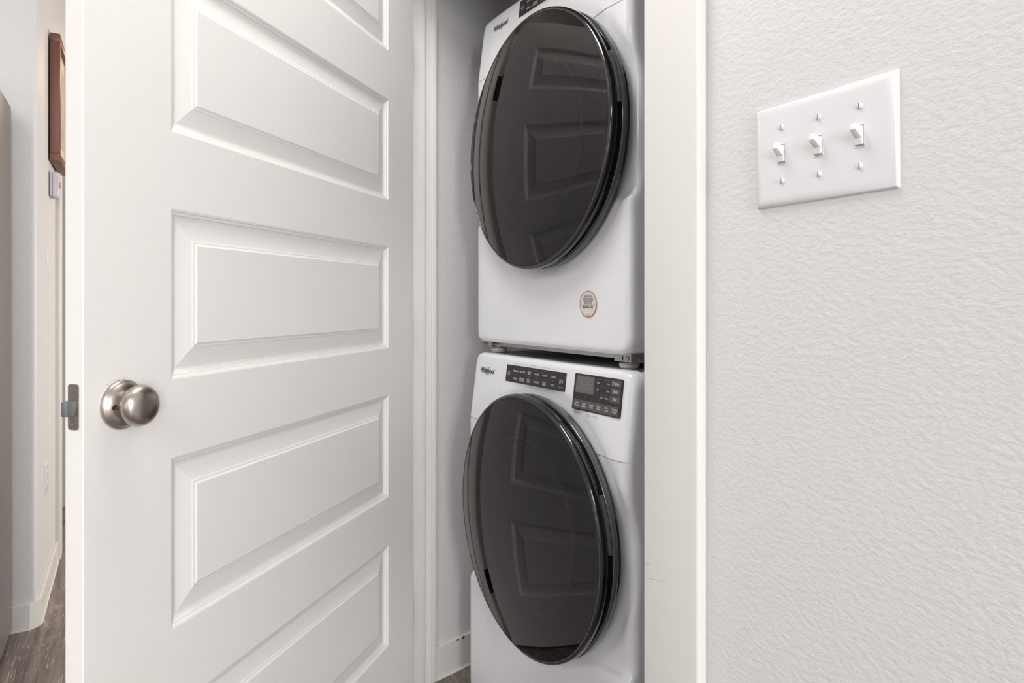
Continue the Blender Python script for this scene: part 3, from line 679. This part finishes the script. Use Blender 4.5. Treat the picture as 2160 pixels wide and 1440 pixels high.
sw = switch_plate('light_switch', (-0.4500, 0.0, 1.2822), (0, math.radians(-0.35), 0), 0.169, 0.1180, 3, 0.0470, 'white three-toggle light switch plate on the textured wall at right')
switch_plate('light_switch', (-3.085, HY, 1.273), (0, 0, math.pi), 0.075, 0.118, 1, 0.046, 'small single-toggle switch plate on the hall wall at far left, below the wooden frame')
switch_plate('wall_outlet', (-3.02, HY, 0.445), (0, 0, math.pi), 0.072, 0.118, 1, 0.046, 'white outlet plate low on the hall wall at far left', kind='outlet')

# ================================================================ HALL THINGS
fr = empty('picture_frame', (-3.12, HY+0.004, 1.665), math.pi, 'tall red-brown wooden picture frame hanging on the hall wall', 'picture')
fw, fh, fd, fb = 0.36, 0.50, 0.034, 0.030
fr.rotation_euler[2] = math.pi-0.02
for nm, q in (('frame_rail', (0, fw, 0, fb)), ('frame_rail', (0, fw, fh-fb, fh)), ('frame_stile', (0, fb, fb, fh-fb)), ('frame_stile', (fw-fb, fw, fb, fh-fb))):
    box(nm, q[0], q[1], -fd, 0, q[2], q[3], 'frame_wood', fr, bev=0.0015)
box('mat_board', fb-0.002, fw-fb+0.002, -0.020, -0.016, fb-0.002, fh-fb+0.002, 'mat_board', fr)
box('art_print', 0.08, fw-0.08, -0.0215, -0.0199, 0.09, fh-0.09, 'print', fr)
dv = empty('wall_alarm', (-3.135, HY+0.002, 1.525), math.pi, 'small lilac-white wall box with a red mark just below the wooden picture frame', 'wall box')
box('back_plate', 0.002, 0.098, -0.008, 0, 0.003, 0.097, 'lilac', dv, bev=0.002)
box('housing', 0, 0.10, -0.030, -0.009, 0, 0.10, 'lilac', dv, bev=0.006, seg=3)
link('red_mark', lathe_mesh('red_mark', [(0, 0), (0.014, 0), (0.014, 0.001), (0, 0.0012)], 24), 'red_ink', dv, (0.055, -0.0301, 0.055))
boxes('vent_slots', [(0.0015, 0.003, -0.0285, -0.0245, 0.020+0.008*i, 0.022+0.008*i) for i in range(8)], 'grey_ink', dv, loc=(-0.002, 0, 0))['kind'] = 'stuff'

fg = empty('refrigerator', (-2.695, -0.9935, 0), 0, 'grey refrigerator cut off by the left edge of the frame', 'refrigerator')
box('cabinet', 0, 0.62, -0.86, 0, 0.025, 1.755, 'fridge', fg, bev=0.006)
box('door', 0.628, 0.69, -0.86, -0.433, 0.62, 1.75, 'steel', fg, bev=0.008)
d2 = box('door', 0.628, 0.69, -0.427, 0, 0.62, 1.75, 'steel', fg, bev=0.008)
d3 = box('freezer_drawer', 0.628, 0.69, -0.86, 0, 0.06, 0.61, 'steel', fg, bev=0.008)
box('handle', 0.705, 0.725, -0.42, -0.40, 0.85, 1.5, 'steel', d2, bev=0.006)
box('handle', 0.705, 0.725, -0.74, -0.12, 0.54, 0.56, 'steel', d3, bev=0.006)
for px_ in (0.05, 0.57):
    for py_ in (-0.80, -0.06):
        box('foot', px_-0.02, px_+0.02, py_-0.02, py_+0.02, 0, 0.03, 'dark', fg)
